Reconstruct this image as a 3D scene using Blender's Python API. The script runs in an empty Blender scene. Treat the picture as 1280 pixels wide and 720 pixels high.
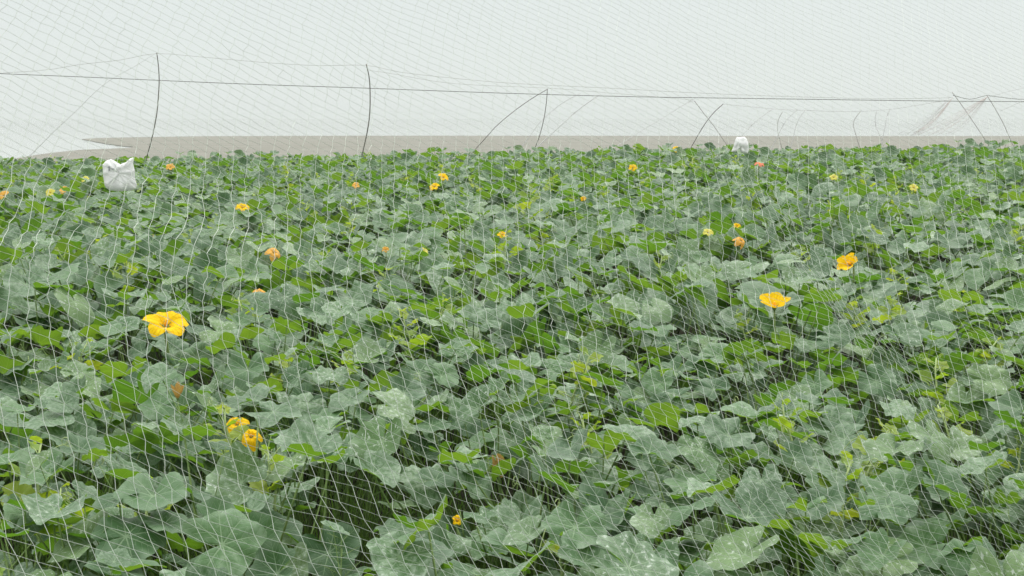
import bpy, math, random
import numpy as np
from mathutils import Vector, Matrix, noise

SC = bpy.context.scene
COL = SC.collection
R = math.radians
PI = math.pi
rnd = random.Random(11)

# ------------------------------------------------------------------ camera, sky, sun, exposure
CAM_Z = 1.85
FPX = 1500.0
PITCH = math.atan(215 / FPX)
cam_d = bpy.data.cameras.new('camera')
cam = bpy.data.objects.new('camera', cam_d)
COL.objects.link(cam)
cam_d.sensor_width = 36
cam_d.lens = 36 * FPX / 1280
cam_d.clip_start = 0.05
cam_d.clip_end = 9000
cam.location = (0, 0, CAM_Z)
cam.rotation_euler = (PI / 2 - PITCH, 0, 0)
SC.camera = cam

SUN_EL, SUN_AZ = R(58), R(25)          # azimuth measured from +Y (ahead) towards +X
world = bpy.data.worlds.new('World')
SC.world = world
world.use_nodes = True
nt = world.node_tree
nt.nodes.clear()
w_out = nt.nodes.new('ShaderNodeOutputWorld')
w_bg = nt.nodes.new('ShaderNodeBackground')
w_sky = nt.nodes.new('ShaderNodeTexSky')
w_sky.sky_type = 'NISHITA'
w_sky.sun_disc = False
w_sky.sun_elevation = SUN_EL
w_sky.sun_rotation = SUN_AZ
w_tc = nt.nodes.new('ShaderNodeTexCoord')
w_sep = nt.nodes.new('ShaderNodeSeparateXYZ')
w_ramp = nt.nodes.new('ShaderNodeValToRGB')
w_mix = nt.nodes.new('ShaderNodeMix')
w_mix.data_type = 'RGBA'
w_mix.inputs[0].default_value = 0.96
w_scale = nt.nodes.new('ShaderNodeMix')
w_scale.data_type = 'RGBA'
w_scale.blend_type = 'MULTIPLY'
w_scale.inputs[0].default_value = 1.0
w_scale.inputs[7].default_value = (10.0, 10.0, 10.0, 1)
# overcast sky: about the horizon grey-white, brighter towards the zenith
els = w_ramp.color_ramp.elements
els[0].position = 0.0
els[0].color = (0.735, 0.785, 0.765, 1)
els[1].position = 1.0
els[1].color = (3.0, 3.0, 2.97, 1)
e = els.new(0.30); e.color = (0.75, 0.795, 0.785, 1)
e = els.new(0.55); e.color = (1.75, 1.77, 1.76, 1)
nt.links.new(w_tc.outputs['Generated'], w_sep.inputs[0])
nt.links.new(w_sep.outputs['Z'], w_ramp.inputs[0])
nt.links.new(w_ramp.outputs[0], w_scale.inputs[6])
nt.links.new(w_sky.outputs[0], w_mix.inputs[6])
nt.links.new(w_scale.outputs[2], w_mix.inputs[7])
nt.links.new(w_mix.outputs[2], w_bg.inputs[0])
w_bg.inputs[1].default_value = 0.1
nt.links.new(w_bg.outputs[0], w_out.inputs[0])

sun_d = bpy.data.lights.new('sun', 'SUN')
sun_d.energy = 1.5
sun_d.angle = R(14)
sun_d.color = (1.0, 0.965, 0.91)
sun = bpy.data.objects.new('sun', sun_d)
COL.objects.link(sun)
sdir = Vector((math.sin(SUN_AZ) * math.cos(SUN_EL), math.cos(SUN_AZ) * math.cos(SUN_EL), math.sin(SUN_EL)))
sun.rotation_euler = sdir.to_track_quat('Z', 'Y').to_euler()
sun.location = sdir * 30

SC.view_settings.view_transform = 'Standard'
SC.view_settings.look = 'None'
SC.view_settings.exposure = 0.10
SC.view_settings.gamma = 1.0
SC.view_settings.use_curve_mapping = False
SC.render.engine = 'CYCLES'
SC.cycles.use_denoising = True
SC.cycles.max_bounces = 8
SC.cycles.transparent_max_bounces = 8
SC.cycles.volume_bounces = 1

# ------------------------------------------------------------------ helpers
def smooth01(a, b, t):
    t = min(1, max(0, (t - a) / (b - a)))
    return t * t * (3 - 2 * t)

def ground_h(x, y):
    yy = min(max(y, 0), 23.8)
    z = 0.0245 * yy + 0.0150 * max(-16, min(16, x)) * min(1, yy / 22.0)
    z += 0.03 * noise.noise((x * .9, y * .9, 3.3))
    if y > 23.2:
        z -= 0.30 * (y - 23.2) * smooth01(23.2, 25.4, y)
    return max(z, -1.5)

def canopy_h(x, y):
    return ground_h(x, y) + 0.50 + 0.09 * noise.noise((x * .55 + 7, y * .45, 1.7))

def ray(px, py):
    u = (px - 640) / FPX
    v = (360 - py) / FPX
    cp, sp = math.cos(PITCH), math.sin(PITCH)
    return Vector((u, cp + v * sp, -sp + v * cp))

CAMV = Vector((0, 0, CAM_Z))

def on_canopy(px, py, lift=0.0):
    d = ray(px, py)
    t = 1.0
    while t < 27:
        p = CAMV + d * t
        if p.z <= canopy_h(p.x, p.y) + lift:
            return p
        t += 0.01
    return CAMV + d * 23

def on_plane(px, py, z):
    d = ray(px, py)
    return CAMV + d * ((z - CAM_Z) / d.z)

def at_y(px, py, y):
    d = ray(px, py)
    return CAMV + d * (y / d.y)

class MB:
    """collects vertices and faces for one mesh"""
    def __init__(self):
        self.v, self.f, self.uv, self.var, self.mi = [], [], [], [], []
    def add(self, verts, faces, uvs=None, var=0.0, mat=0):
        b = len(self.v)
        self.v.extend(verts)
        self.uv.extend(uvs if uvs is not None else [(0.5, 0.5)] * len(verts))
        self.var.extend([var] * len(verts))
        self.f.extend([tuple(i + b for i in f) for f in faces])
        self.mi.extend([mat] * len(faces))
    def tube(self, pts, r0, r1=None, n=5, cap=True, var=0.0, mat=0):
        r1 = r0 if r1 is None else r1
        pts = [Vector(p) for p in pts]
        vs, fs = [], []
        m = len(pts)
        ref = Vector((0.31, 0.17, 0.93))
        for i, p in enumerate(pts):
            t = (pts[min(i + 1, m - 1)] - pts[max(i - 1, 0)])
            if t.length < 1e-9:
                t = Vector((0, 0, 1))
            t.normalize()
            a = t.cross(ref)
            if a.length < 1e-3:
                a = t.cross(Vector((1, 0, 0)))
            a.normalize()
            b = t.cross(a)
            r = r0 + (r1 - r0) * i / max(1, m - 1)
            for k in range(n):
                an = 2 * PI * k / n
                vs.append(p + a * (r * math.cos(an)) + b * (r * math.sin(an)))
        for i in range(m - 1):
            for k in range(n):
                k2 = (k + 1) % n
                fs.append((i * n + k, i * n + k2, (i + 1) * n + k2, (i + 1) * n + k))
        if cap:
            fs.append(tuple(range(n - 1, -1, -1)))
            fs.append(tuple((m - 1) * n + k for k in range(n)))
        self.add(vs, fs, var=var, mat=mat)
    def mesh(self, name, mats, smooth=True):
        me = bpy.data.meshes.new(name)
        me.from_pydata([tuple(v) for v in self.v], [], self.f)
        for m in (mats if isinstance(mats, (list, tuple)) else [mats]):
            me.materials.append(m)
        if any(self.mi):
            me.polygons.foreach_set('material_index', self.mi)
        uvl = me.uv_layers.new(name='flat')
        li = np.empty(len(me.loops), dtype=np.int32)
        me.loops.foreach_get('vertex_index', li)
        uvl.data.foreach_set('uv', np.array(self.uv, dtype=np.float32)[li].ravel())
        at = me.attributes.new('leafvar', 'FLOAT', 'POINT')
        at.data.foreach_set('value', np.array(self.var, dtype=np.float32))
        me.polygons.foreach_set('use_smooth', [smooth] * len(me.polygons))
        me.update()
        return me

def obj(name, me, parent=None, loc=None):
    o = bpy.data.objects.new(name, me)
    COL.objects.link(o)
    if parent is not None:
        o.parent = parent
    if loc is not None:
        o.location = loc
    return o

def tag(o, label=None, cat=None, group=None, kind=None):
    if label: o['label'] = label
    if cat: o['category'] = cat
    if group: o['group'] = group
    if kind: o['kind'] = kind
    return o

# ------------------------------------------------------------------ materials
class NG:
    """tiny node-building helper"""
    def __init__(self, name):
        self.m = bpy.data.materials.new(name)
        self.m.use_nodes = True
        self.t = self.m.node_tree
        self.t.nodes.clear()
        self.out = self.t.nodes.new('ShaderNodeOutputMaterial')
    def n(self, typ, **kw):
        nd = self.t.nodes.new(typ)
        for k, v in kw.items():
            setattr(nd, k, v)
        return nd
    def set(self, sock, val):
        if hasattr(val, 'is_output'):
            self.t.links.new(val, sock)
        else:
            if isinstance(val, (tuple, list)) and len(val) == 3 and sock.type == 'RGBA':
                val = (*val, 1)
            sock.default_value = val
    def math(self, op, a, b=0.0, c=0.0, clamp=False):
        nd = self.n('ShaderNodeMath', operation=op, use_clamp=clamp)
        self.set(nd.inputs[0], a); self.set(nd.inputs[1], b); self.set(nd.inputs[2], c)
        return nd.outputs[0]
    def mix(self, f, a, b, blend='MIX'):
        nd = self.n('ShaderNodeMix', data_type='RGBA', blend_type=blend)
        self.set(nd.inputs[0], f); self.set(nd.inputs[6], a); self.set(nd.inputs[7], b)
        return nd.outputs[2]
    def step(self, x, a, b, to0=0.0, to1=1.0):
        nd = self.n('ShaderNodeMapRange', interpolation_type='SMOOTHSTEP')
        self.set(nd.inputs[0], x); self.set(nd.inputs[1], a); self.set(nd.inputs[2], b)
        self.set(nd.inputs[3], to0); self.set(nd.inputs[4], to1)
        return nd.outputs[0]
    def noise(self, vec, scale, detail=3.0, rough=0.55, dim='3D', w=None):
        nd = self.n('ShaderNodeTexNoise', noise_dimensions=dim)
        if vec is not None: self.t.links.new(vec, nd.inputs['Vector'])
        nd.inputs['Scale'].default_value = scale
        nd.inputs['Detail'].default_value = detail
        nd.inputs['Roughness'].default_value = rough
        if w is not None: self.set(nd.inputs['W'], w)
        return nd.outputs[0]
    def bsdf(self, col, rough=0.6, spec=0.5, **kw):
        nd = self.n('ShaderNodeBsdfPrincipled')
        self.set(nd.inputs['Base Color'], col)
        self.set(nd.inputs['Roughness'], rough)
        self.set(nd.inputs['Specular IOR Level'], spec)
        for k, v in kw.items():
            self.set(nd.inputs[k.replace('_', ' ')], v)
        return nd
    def surf(self, sock):
        self.t.links.new(sock, self.out.inputs['Surface'])
        return self.m

def leaf_material(name, young=False):
    g = NG(name)
    oi = g.n('ShaderNodeObjectInfo')
    at = g.n('ShaderNodeAttribute', attribute_name='leafvar')
    var = g.math('FRACT', g.math('ADD', oi.outputs['Random'], at.outputs['Fac']))
    var2 = g.math('FRACT', g.math('MULTIPLY', var, 7.31))
    var3 = g.math('FRACT', g.math('MULTIPLY', var, 23.7))
    uv = g.n('ShaderNodeUVMap', uv_map='flat')
    sp = g.n('ShaderNodeSeparateXYZ')
    g.t.links.new(uv.outputs[0], sp.inputs[0])
    x = g.math('SUBTRACT', sp.outputs['X'], 0.5)
    y = g.math('SUBTRACT', sp.outputs['Y'], 0.5)
    r = g.math('SQRT', g.math('ADD', g.math('MULTIPLY', x, x), g.math('MULTIPLY', y, y)))
    th = g.math('ARCTAN2', y, x)
    # main veins fan out every 0.76 rad from the petiole
    PER = 0.76
    fold = g.math('PINGPONG', g.math('ADD', th, 0.0), PER / 2)
    d = g.math('MULTIPLY', g.math('SINE', fold), r)
    along = g.math('MULTIPLY', g.math('COSINE', fold), r)
    main = g.step(d, g.math('MULTIPLY', g.math('SUBTRACT', 0.62, r), 0.011), g.math('MULTIPLY', g.math('SUBTRACT', 0.62, r), 0.028), 1.0, 0.0)
    sv = g.math('FRACT', g.math('MULTIPLY', g.math('SUBTRACT', along, g.math('MULTIPLY', d, 0.85)), 11.0))
    side = g.step(g.math('ABSOLUTE', g.math('SUBTRACT', sv, 0.5)), 0.0, 0.10, 1.0, 0.0)
    side = g.math('MULTIPLY', side, 0.55)
    vein = g.math('MAXIMUM', main, side)
    # shift the noise per leaf
    cx = g.n('ShaderNodeCombineXYZ')
    g.set(cx.inputs[0], g.math('ADD', x, g.math('MULTIPLY', var, 37.0)))
    g.set(cx.inputs[1], g.math('ADD', y, g.math('MULTIPLY', var2, 19.0)))
    vec = cx.outputs[0]
    n_big = g.noise(vec, 3.2, 3)
    n_mid = g.noise(vec, 11.0, 4, .62)
    n_fine = g.noise(vec, 60.0, 2, .6)
    if young:
        top = g.mix(var2, (0.17, 0.27, 0.045), (0.27, 0.35, 0.05))
        back = g.mix(var2, (0.16, 0.27, 0.02), (0.24, 0.33, 0.03))
        tcol = g.mix(var2, (0.30, 0.46, 0.02), (0.46, 0.55, 0.03))
        top = g.mix(g.math('MULTIPLY', vein, 0.4), top, (0.36, 0.44, 0.16))
        dusty = 0.0
    else:
        top = g.mix(var2, (0.016, 0.066, 0.012), (0.044, 0.128, 0.020))
        top = g.mix(g.step(var3, .72, 1.0), top, (0.12, 0.205, 0.06))
        top = g.mix(g.math('MULTIPLY', n_big, 0.45), top, (0.022, 0.062, 0.026))
        # dusty bloom plus painted-in pale sheen over the blade, patchy, stronger towards the rim
        rim = g.step(r, 0.30, 0.50)
        dust = g.math('MULTIPLY', g.step(n_mid, 0.33, 0.72), g.step(n_fine, 0.25, 0.7, .55, 1.0))
        dusty = g.math('ADD', g.math('MULTIPLY', dust, g.math('ADD', 0.03, g.math('MULTIPLY', g.math('POWER', g.math('FRACT', g.math('MULTIPLY', var, 3.7)), 1.9), 0.95))), g.math('MULTIPLY', rim, 0.20), clamp=True)
        top = g.mix(dusty, top, (0.285, 0.362, 0.268))
        # white angular blotches in the vein axils, only on some leaves
        bl = g.math('MULTIPLY', g.step(n_mid, 0.55, 0.62), g.step(g.math('ABSOLUTE', g.math('SUBTRACT', sv, 0.5)), 0.12, 0.30, 1.0, 0.0))
        bl = g.math('MULTIPLY', bl, g.step(var3, 0.45, 0.85))
        top = g.mix(g.math('MULTIPLY', bl, 0.7), top, (0.52, 0.58, 0.51))
        top = g.mix(g.math('MULTIPLY', vein, 0.55), top, (0.22, 0.31, 0.18))
        back = g.mix(var2, (0.050, 0.125, 0.018), (0.088, 0.165, 0.026))
        tcol = g.mix(var2, (0.090, 0.215, 0.012), (0.175, 0.30, 0.018))
    back = g.mix(g.math('MULTIPLY', vein, 0.5), back, (0.24, 0.33, 0.12))
    # a brown dry edge on a few
    geo = g.n('ShaderNodeNewGeometry')
    bump = g.n('ShaderNodeBump')
    bump.inputs['Strength'].default_value = 0.5
    bump.inputs['Distance'].default_value = 0.006
    hgt = g.math('SUBTRACT', g.math('MULTIPLY', n_mid, 0.5), g.math('MULTIPLY', vein, 0.8))
    g.t.links.new(hgt, bump.inputs['Height'])
    a = g.bsdf(top, 0.50, 0.36)
    b = g.bsdf(back, 0.7, 0.25)
    for q in (a, b):
        g.t.links.new(bump.outputs[0], q.inputs['Normal'])
    if not young:
        a.inputs['Sheen Weight'].default_value = 0.10
        a.inputs['Sheen Roughness'].default_value = 0.5
    tr = g.n('ShaderNodeBsdfTranslucent')
    g.set(tr.inputs[0], tcol)
    ma = g.n('ShaderNodeMixShader'); ma.inputs[0].default_value = 0.16 if not young else 0.4
    mb = g.n('ShaderNodeMixShader'); mb.inputs[0].default_value = 0.50
    g.t.links.new(a.outputs[0], ma.inputs[1]); g.t.links.new(tr.outputs[0], ma.inputs[2])
    g.t.links.new(b.outputs[0], mb.inputs[1]); g.t.links.new(tr.outputs[0], mb.inputs[2])
    mm = g.n('ShaderNodeMixShader')
    g.t.links.new(geo.outputs['Backfacing'], mm.inputs[0])
    g.t.links.new(ma.outputs[0], mm.inputs[1]); g.t.links.new(mb.outputs[0], mm.inputs[2])
    return g.surf(mm.outputs[0])

M_LEAF = leaf_material('squash_leaf')
M_YOUNG = leaf_material('young_leaf', True)

def noisy_mat(name, c1, c2, scale=20, rough=0.7, spec=0.3, trans=None, coord='Object', bump=0.0):
    g = NG(name)
    tc = g.n('ShaderNodeTexCoord')
    nn = g.noise(tc.outputs[coord], scale, 5)
    col = g.mix(g.step(nn, .3, .7), c1, c2)
    b = g.bsdf(col, rough, spec)
    if bump:
        bp = g.n('ShaderNodeBump'); bp.inputs['Strength'].default_value = bump
        bp.inputs['Distance'].default_value = 0.02
        g.t.links.new(nn, bp.inputs['Height']); g.t.links.new(bp.outputs[0], b.inputs['Normal'])
    if trans:
        tr = g.n('ShaderNodeBsdfTranslucent'); g.set(tr.inputs[0], trans)
        mx = g.n('ShaderNodeMixShader'); mx.inputs[0].default_value = 0.4
        g.t.links.new(b.outputs[0], mx.inputs[1]); g.t.links.new(tr.outputs[0], mx.inputs[2])
        return g.surf(mx.outputs[0])
    return g.surf(b.outputs[0])

M_STEM = noisy_mat('stem_green', (0.10, 0.17, 0.045), (0.19, 0.27, 0.085), 30, .6)
M_TENDRIL = noisy_mat('tendril_green', (0.25, 0.34, 0.12), (0.34, 0.42, 0.18), 40, .6)
M_PETAL = noisy_mat('petal_yellow', (0.93, 0.56, 0.006), (0.95, 0.64, 0.010), 25, .55, .2, (0.98, 0.68, 0.01))
def petal_material():
    g = NG('petal_golden')
    tc = g.n('ShaderNodeTexCoord')
    sp = g.n('ShaderNodeSeparateXYZ'); g.t.links.new(tc.outputs['Object'], sp.inputs[0])
    r = g.math('SQRT', g.math('ADD', g.math('MULTIPLY', sp.outputs['X'], sp.outputs['X']), g.math('MULTIPLY', sp.outputs['Y'], sp.outputs['Y'])))
    th = g.math('ARCTAN2', sp.outputs['Y'], sp.outputs['X'])
    rib = g.step(g.math('ABSOLUTE', g.math('SINE', g.math('MULTIPLY', th, 12.5))), 0.0, 0.35, 1.0, 0.0)
    nn = g.noise(tc.outputs['Object'], 9, 4)
    col = g.mix(g.step(nn, .3, .7), (0.93, 0.56, 0.004), (0.96, 0.66, 0.010))
    col = g.mix(g.step(r, .05, .22, .45, 0.0), col, (0.88, 0.36, 0.004))
    col = g.mix(g.math('MULTIPLY', rib, .35), col, (0.86, 0.42, 0.01))
    b = g.bsdf(col, .65, .15)
    bp = g.n('ShaderNodeBump'); bp.inputs['Strength'].default_value = .6; bp.inputs['Distance'].default_value = .02
    g.t.links.new(g.math('SUBTRACT', nn, g.math('MULTIPLY', rib, .5)), bp.inputs['Height']); g.t.links.new(bp.outputs[0], b.inputs['Normal'])
    tr = g.n('ShaderNodeBsdfTranslucent'); g.set(tr.inputs[0], col)
    mx = g.n('ShaderNodeMixShader'); mx.inputs[0].default_value = .4
    g.t.links.new(b.outputs[0], mx.inputs[1]); g.t.links.new(tr.outputs[0], mx.inputs[2])
    return g.surf(mx.outputs[0])
M_PETAL = petal_material()
M_ORANGE = noisy_mat('petal_orange', (0.74, 0.36, 0.05), (0.80, 0.50, 0.14), 30, .6, .2, (0.9, 0.5, 0.05))
M_PALE = noisy_mat('petal_pale', (0.62, 0.60, 0.10), (0.74, 0.66, 0.16), 30, .6, .2, (0.8, 0.7, 0.1))
M_RED = noisy_mat('petal_red', (0.72, 0.17, 0.08), (0.80, 0.32, 0.20), 40, .6, .2, (0.8, 0.2, 0.1))
M_STAMEN = noisy_mat('stamen', (0.75, 0.34, 0.01), (0.85, 0.45, 0.03), 50, .7)
M_DRY = noisy_mat('withered_brown', (0.30, 0.17, 0.05), (0.52, 0.36, 0.14), 30, .85, .1, (0.4, 0.25, 0.05))
M_SOIL = noisy_mat('soil', (0.014, 0.015, 0.009), (0.036, 0.032, 0.021), 6, .95, .1, None, 'Object', .8)
M_GRASS = noisy_mat('grass_green', (0.035, 0.075, 0.018), (0.09, 0.15, 0.035), 3, .65, .3, (0.15, 0.28, 0.03))
M_POLE = noisy_mat('weathered_bamboo', (0.09, 0.086, 0.076), (0.17, 0.16, 0.14), 12, .75)
M_POLE_PALE = noisy_mat('pale_bamboo', (0.26, 0.25, 0.23), (0.36, 0.345, 0.315), 12, .75)
M_ROPE = noisy_mat('grey_rope', (0.12, 0.12, 0.115), (0.20, 0.20, 0.19), 30, .8)
M_ROPE_PALE = noisy_mat('pale_cord', (0.50, 0.50, 0.49), (0.60, 0.60, 0.59), 30, .8)
M_GATHER = noisy_mat('gathered_net_thread', (0.50, 0.44, 0.42), (0.62, 0.56, 0.54), 30, .8)
M_NET = noisy_mat('net_thread', (0.54, 0.59, 0.52), (0.64, 0.69, 0.61), 60, .5, .4, (0.64, 0.69, 0.62))
M_INK = noisy_mat('faded_print', (0.20, 0.21, 0.22), (0.30, 0.31, 0.32), 40, .8)

def sack_material():
    g = NG('woven_sack')
    tc = g.n('ShaderNodeTexCoord')
    n1 = g.noise(tc.outputs['Object'], 9, 5)
    n2 = g.noise(tc.outputs['Object'], 45, 3)
    col = g.mix(g.step(n1, .4, .75), (0.88, 0.88, 0.87), (0.78, 0.78, 0.77))
    col = g.mix(g.math('MULTIPLY', g.step(n2, .5, .7), .25), col, (0.58, 0.55, 0.52))
    b = g.bsdf(col, .5, .4)
    tr = g.n('ShaderNodeBsdfTranslucent'); g.set(tr.inputs[0], (.85, .85, .85))
    mx = g.n('ShaderNodeMixShader'); mx.inputs[0].default_value = .3
    g.t.links.new(b.outputs[0], mx.inputs[1]); g.t.links.new(tr.outputs[0], mx.inputs[2])
    bp = g.n('ShaderNodeBump'); bp.inputs['Strength'].default_value = .7; bp.inputs['Distance'].default_value = .02
    g.t.links.new(n1, bp.inputs['Height']); g.t.links.new(bp.outputs[0], b.inputs['Normal'])
    return g.surf(mx.outputs[0])
M_SACK = sack_material()

def sand_material():
    g = NG('sand')
    tc = g.n('ShaderNodeTexCoord')
    mp = g.n('ShaderNodeMapping'); mp.inputs['Scale'].default_value = (.02, .12, 1)
    g.t.links.new(tc.outputs['Object'], mp.inputs[0])
    n1 = g.noise(mp.outputs[0], 3, 6, .6)
    n2 = g.noise(tc.outputs['Object'], .8, 5)
    col = g.mix(g.step(n1, .35, .65), (0.152, 0.147, 0.121), (0.188, 0.184, 0.156))
    col = g.mix(g.math('MULTIPLY', g.step(n2, .5, .75), .3), col, (0.145, 0.137, 0.113))
    return g.surf(g.bsdf(col, .9, .15).outputs[0])
M_SAND = sand_material()

def water_material():
    g = NG('river_water')
    tc = g.n('ShaderNodeTexCoord')
    mp = g.n('ShaderNodeMapping'); mp.inputs['Scale'].default_value = (.5, 1.6, 1)
    g.t.links.new(tc.outputs['Object'], mp.inputs[0])
    n1 = g.noise(mp.outputs[0], .6, 4)
    b = g.bsdf((0.25, 0.26, 0.24), .08, .5)
    bp = g.n('ShaderNodeBump'); bp.inputs['Strength'].default_value = .04; bp.inputs['Distance'].default_value = .05
    g.t.links.new(n1, bp.inputs['Height']); g.t.links.new(bp.outputs[0], b.inputs['Normal'])
    return g.surf(b.outputs[0])
M_WATER = water_material()

# ------------------------------------------------------------------ the setting: water, sand, field soil, haze
SAND_Z, WATER_Z = -1.30, -1.36
m = MB()
m.add([(-900, -40, WATER_Z), (900, -40, WATER_Z), (900, 1500, WATER_Z), (-900, 1500, WATER_Z)], [(0, 1, 2, 3)])
tag(obj('river_water', m.mesh('river_water', M_WATER)), kind='structure')

shore_px = [(-260, 232), (-120, 216), (0, 203.5), (18, 199), (42, 194.5), (60, 191.5), (100, 187.3), (130, 186), (158, 184.8),
            (168, 184.2), (166, 183.2), (152, 182.2), (140, 180.4), (124, 178.0), (116, 176.4), (108, 174.8),
            (102, 173.6), (124, 172.4), (180, 171.3), (255, 170.2), (420, 169.6), (700, 169.6), (1000, 170.0), (1280, 170.0), (1700, 170.0)]
pts = [on_plane(a, b, SAND_Z) for a, b in shore_px]
dense = []
for i in range(len(pts) - 1):
    a, b = pts[i], pts[i + 1]
    k = max(2, int((b - a).length / 3))
    for j in range(k):
        p = a.lerp(b, j / k)
        p.x += .5 * noise.noise((p.x * .2, p.y * .2, 9)); p.y += .6 * noise.noise((p.x * .15, p.y * .15, 4))
        dense.append(p)
dense += [pts[-1], Vector((170, 18, SAND_Z)), Vector((-60, 18, SAND_Z))]
m = MB()
n = len(dense)
vs = dense + [Vector((p.x, p.y, WATER_Z - .2)) for p in dense]
m.add(vs, [tuple(range(n - 1, -1, -1))] + [(i, (i + 1) % n, n + (i + 1) % n, n + i) for i in range(n)])
sand = obj('sand_flat', m.mesh('sand_flat', M_SAND, False))
tag(sand, kind='structure')

m = MB()
xs = [-60 + 1.0 * i for i in range(121)]
ys = [-4 + .5 * i for i in range(84)]
vs = [Vector((x, y, ground_h(x, y))) for y in ys for x in xs]
w = len(xs)
m.add(vs, [(j * w + i, j * w + i + 1, (j + 1) * w + i + 1, (j + 1) * w + i) for j in range(len(ys) - 1) for i in range(w - 1)])
tag(obj('field_soil', m.mesh('field_soil', M_SOIL)), kind='structure')

HAZE = 0.0009
if HAZE > 0:
    g = NG('haze')
    pv = g.n('ShaderNodeVolumePrincipled')
    pv.inputs['Color'].default_value = (0.60, 0.63, 0.62, 1)
    pv.inputs['Density'].default_value = HAZE
    g.t.links.new(pv.outputs[0], g.out.inputs['Volume'])
    m = MB()
    x, y0, y1, z0, z1 = 1000, -60, 1600, WATER_Z - 1, 5.0
    m.add([(-x, y0, z0), (x, y0, z0), (x, y1, z0), (-x, y1, z0), (-x, y0, z1), (x, y0, z1), (x, y1, z1), (-x, y1, z1)],
          [(3, 2, 1, 0), (4, 5, 6, 7), (0, 1, 5, 4), (1, 2, 6, 5), (2, 3, 7, 6), (3, 0, 4, 7)])
    tag(obj('haze', m.mesh('haze', g.m, False)), kind='stuff')

# ------------------------------------------------------------------ leaves
def leaf_shape(rg, nth, nr, young=False):
    """one broad squash blade: petiole at the origin, tip along +X, top side +Z; width about 1"""
    ph = [rg.uniform(0, 2 * PI) for _ in range(6)]
    A = rg.uniform(0.08, 0.60)          # funnel
    q = rg.uniform(0.3, 1.1)            # rim flattening out
    B = rg.uniform(0.018, 0.080)        # ruffle
    kf = rg.choice([3, 4, 5])
    F = rg.uniform(-0.20, 0.40)         # fold on the midrib
    D = rg.uniform(0.0, 0.85)           # tip curling down
    lob = rg.uniform(0.0, 0.065) if not young else .13
    tw = rg.uniform(-.35, .35)
    ang = rg.uniform(.10, .75)
    asym = rg.uniform(-.05, .05)
    verts, uvs, faces = [Vector((0, 0, 0))], [(0.5, 0.5)], []
    for i in range(nr):
        s = ((i + 1) / nr) ** .85
        for k in range(nth):
            # leave the sinus open: angles run from -PI+gap to PI-gap
            th = -PI + 2 * PI * (k + .5) / nth
            Rm = 0.47 * (1 + lob * math.cos(5 * th) + .07 * math.cos(th) + asym * math.sin(th) + .035 * math.sin(3 * th + ph[0]) + .02 * math.sin(8 * th + ph[5]))
            seg = 2 * PI / 5
            pent = math.cos(seg / 2) / math.cos((th % seg) - seg / 2)      # corners at the five lobe tips
            Rm *= 1 + ang * (pent / .9 - 1)
            Rm *= 1 + 0.010 * math.sin(17 * th + ph[1]) + .007 * math.sin(29 * th + ph[2])
            Rm *= 1 - 0.80 * math.exp(-((PI - abs(th)) / 0.20) ** 2)
            r = Rm * s
            x, y = r * math.cos(th), r * math.sin(th)
            z = A * r * (1 - q * (r / .5) ** 2 * .6)
            z += B * s * s * math.sin(kf * th + ph[3]) + B * .45 * s ** 3 * math.sin((kf * 2 + 3) * th + ph[4])
            z += .022 * s * (abs(math.sin(th * PI / .76)) - .5)
            z += F * abs(y) * s
            z -= D * max(0, x) ** 2 * 1.1
            z += tw * x * y
            verts.append(Vector((x, y, z)))
            uvs.append((0.5 + x, 0.5 + y))
    for k in range(nth - 1):
        faces.append((0, 1 + k, 2 + k))
    for i in range(nr - 1):
        for k in range(nth - 1):
            a = 1 + i * nth + k
            faces.append((a, a + nth, a + nth + 1, a + 1))
    return verts, uvs, faces

NEAR_SHAPES = [leaf_shape(random.Random(100 + i), 44, 7) for i in range(30)]
FAR_SHAPES = [leaf_shape(random.Random(300 + i), 20, 4) for i in range(24)]
YOUNG_SHAPES = [leaf_shape(random.Random(500 + i), 30, 4, True) for i in range(8)]
NEAR_MESH, YOUNG_MESH = [], []
for i, (v, u, f) in enumerate(NEAR_SHAPES):
    b = MB(); b.add(v, f, u, (i * .377) % 1.0); NEAR_MESH.append(b.mesh('leaf_blade', M_LEAF))

def leaf_matrix(rg, pos, size, tilt_to, az):
    """blade at pos: tilt_to is the blade's normal, az turns the tip about it"""
    nrm = Vector(tilt_to).normalized()
    q = nrm.to_track_quat('Z', 'Y').to_matrix().to_4x4()
    tipa = Matrix.Rotation(az, 4, 'Z')
    return Matrix.Translation(pos) @ q @ tipa @ Matrix.Scale(size, 4)

def plant_leaves(rg, count, rad, hscale=1.0, bias=0.25, sd=0.36, big=1.0):
    """positions, sizes, matrices of the leaves of one plant, in plant space"""
    out = []
    spots = []
    for i in range(count):
        best, bd = None, -1
        for _ in range(8):
            a, rr = rg.uniform(0, 2 * PI), rad * math.sqrt(rg.random())
            p = (rr * math.cos(a), rr * math.sin(a))
            dd = min([(p[0] - s[0]) ** 2 + (p[1] - s[1]) ** 2 for s in spots], default=1)
            if dd > bd: best, bd = p, dd
        spots.append(best)
        lay = rg.random()
        if lay < .60: h = rg.uniform(.36, .56)
        elif lay < .84: h = rg.uniform(.22, .38)
        else: h = rg.uniform(.54, .68)
        h *= hscale
        size = big * (rg.uniform(.155, .24) if rg.random() > .24 else rg.uniform(.08, .15))
        # blade faces up, leaning with a scatter, a little towards the open side (-Y)
        nx, ny = rg.gauss(0, sd), rg.gauss(-bias, sd)
        az = rg.gauss(0, 0.9) - PI / 2 if rg.random() < .6 else rg.uniform(0, 2 * PI)
        out.append((Vector((best[0], best[1], h)), size, (nx, ny, 1.0), az))
    return out

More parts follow.
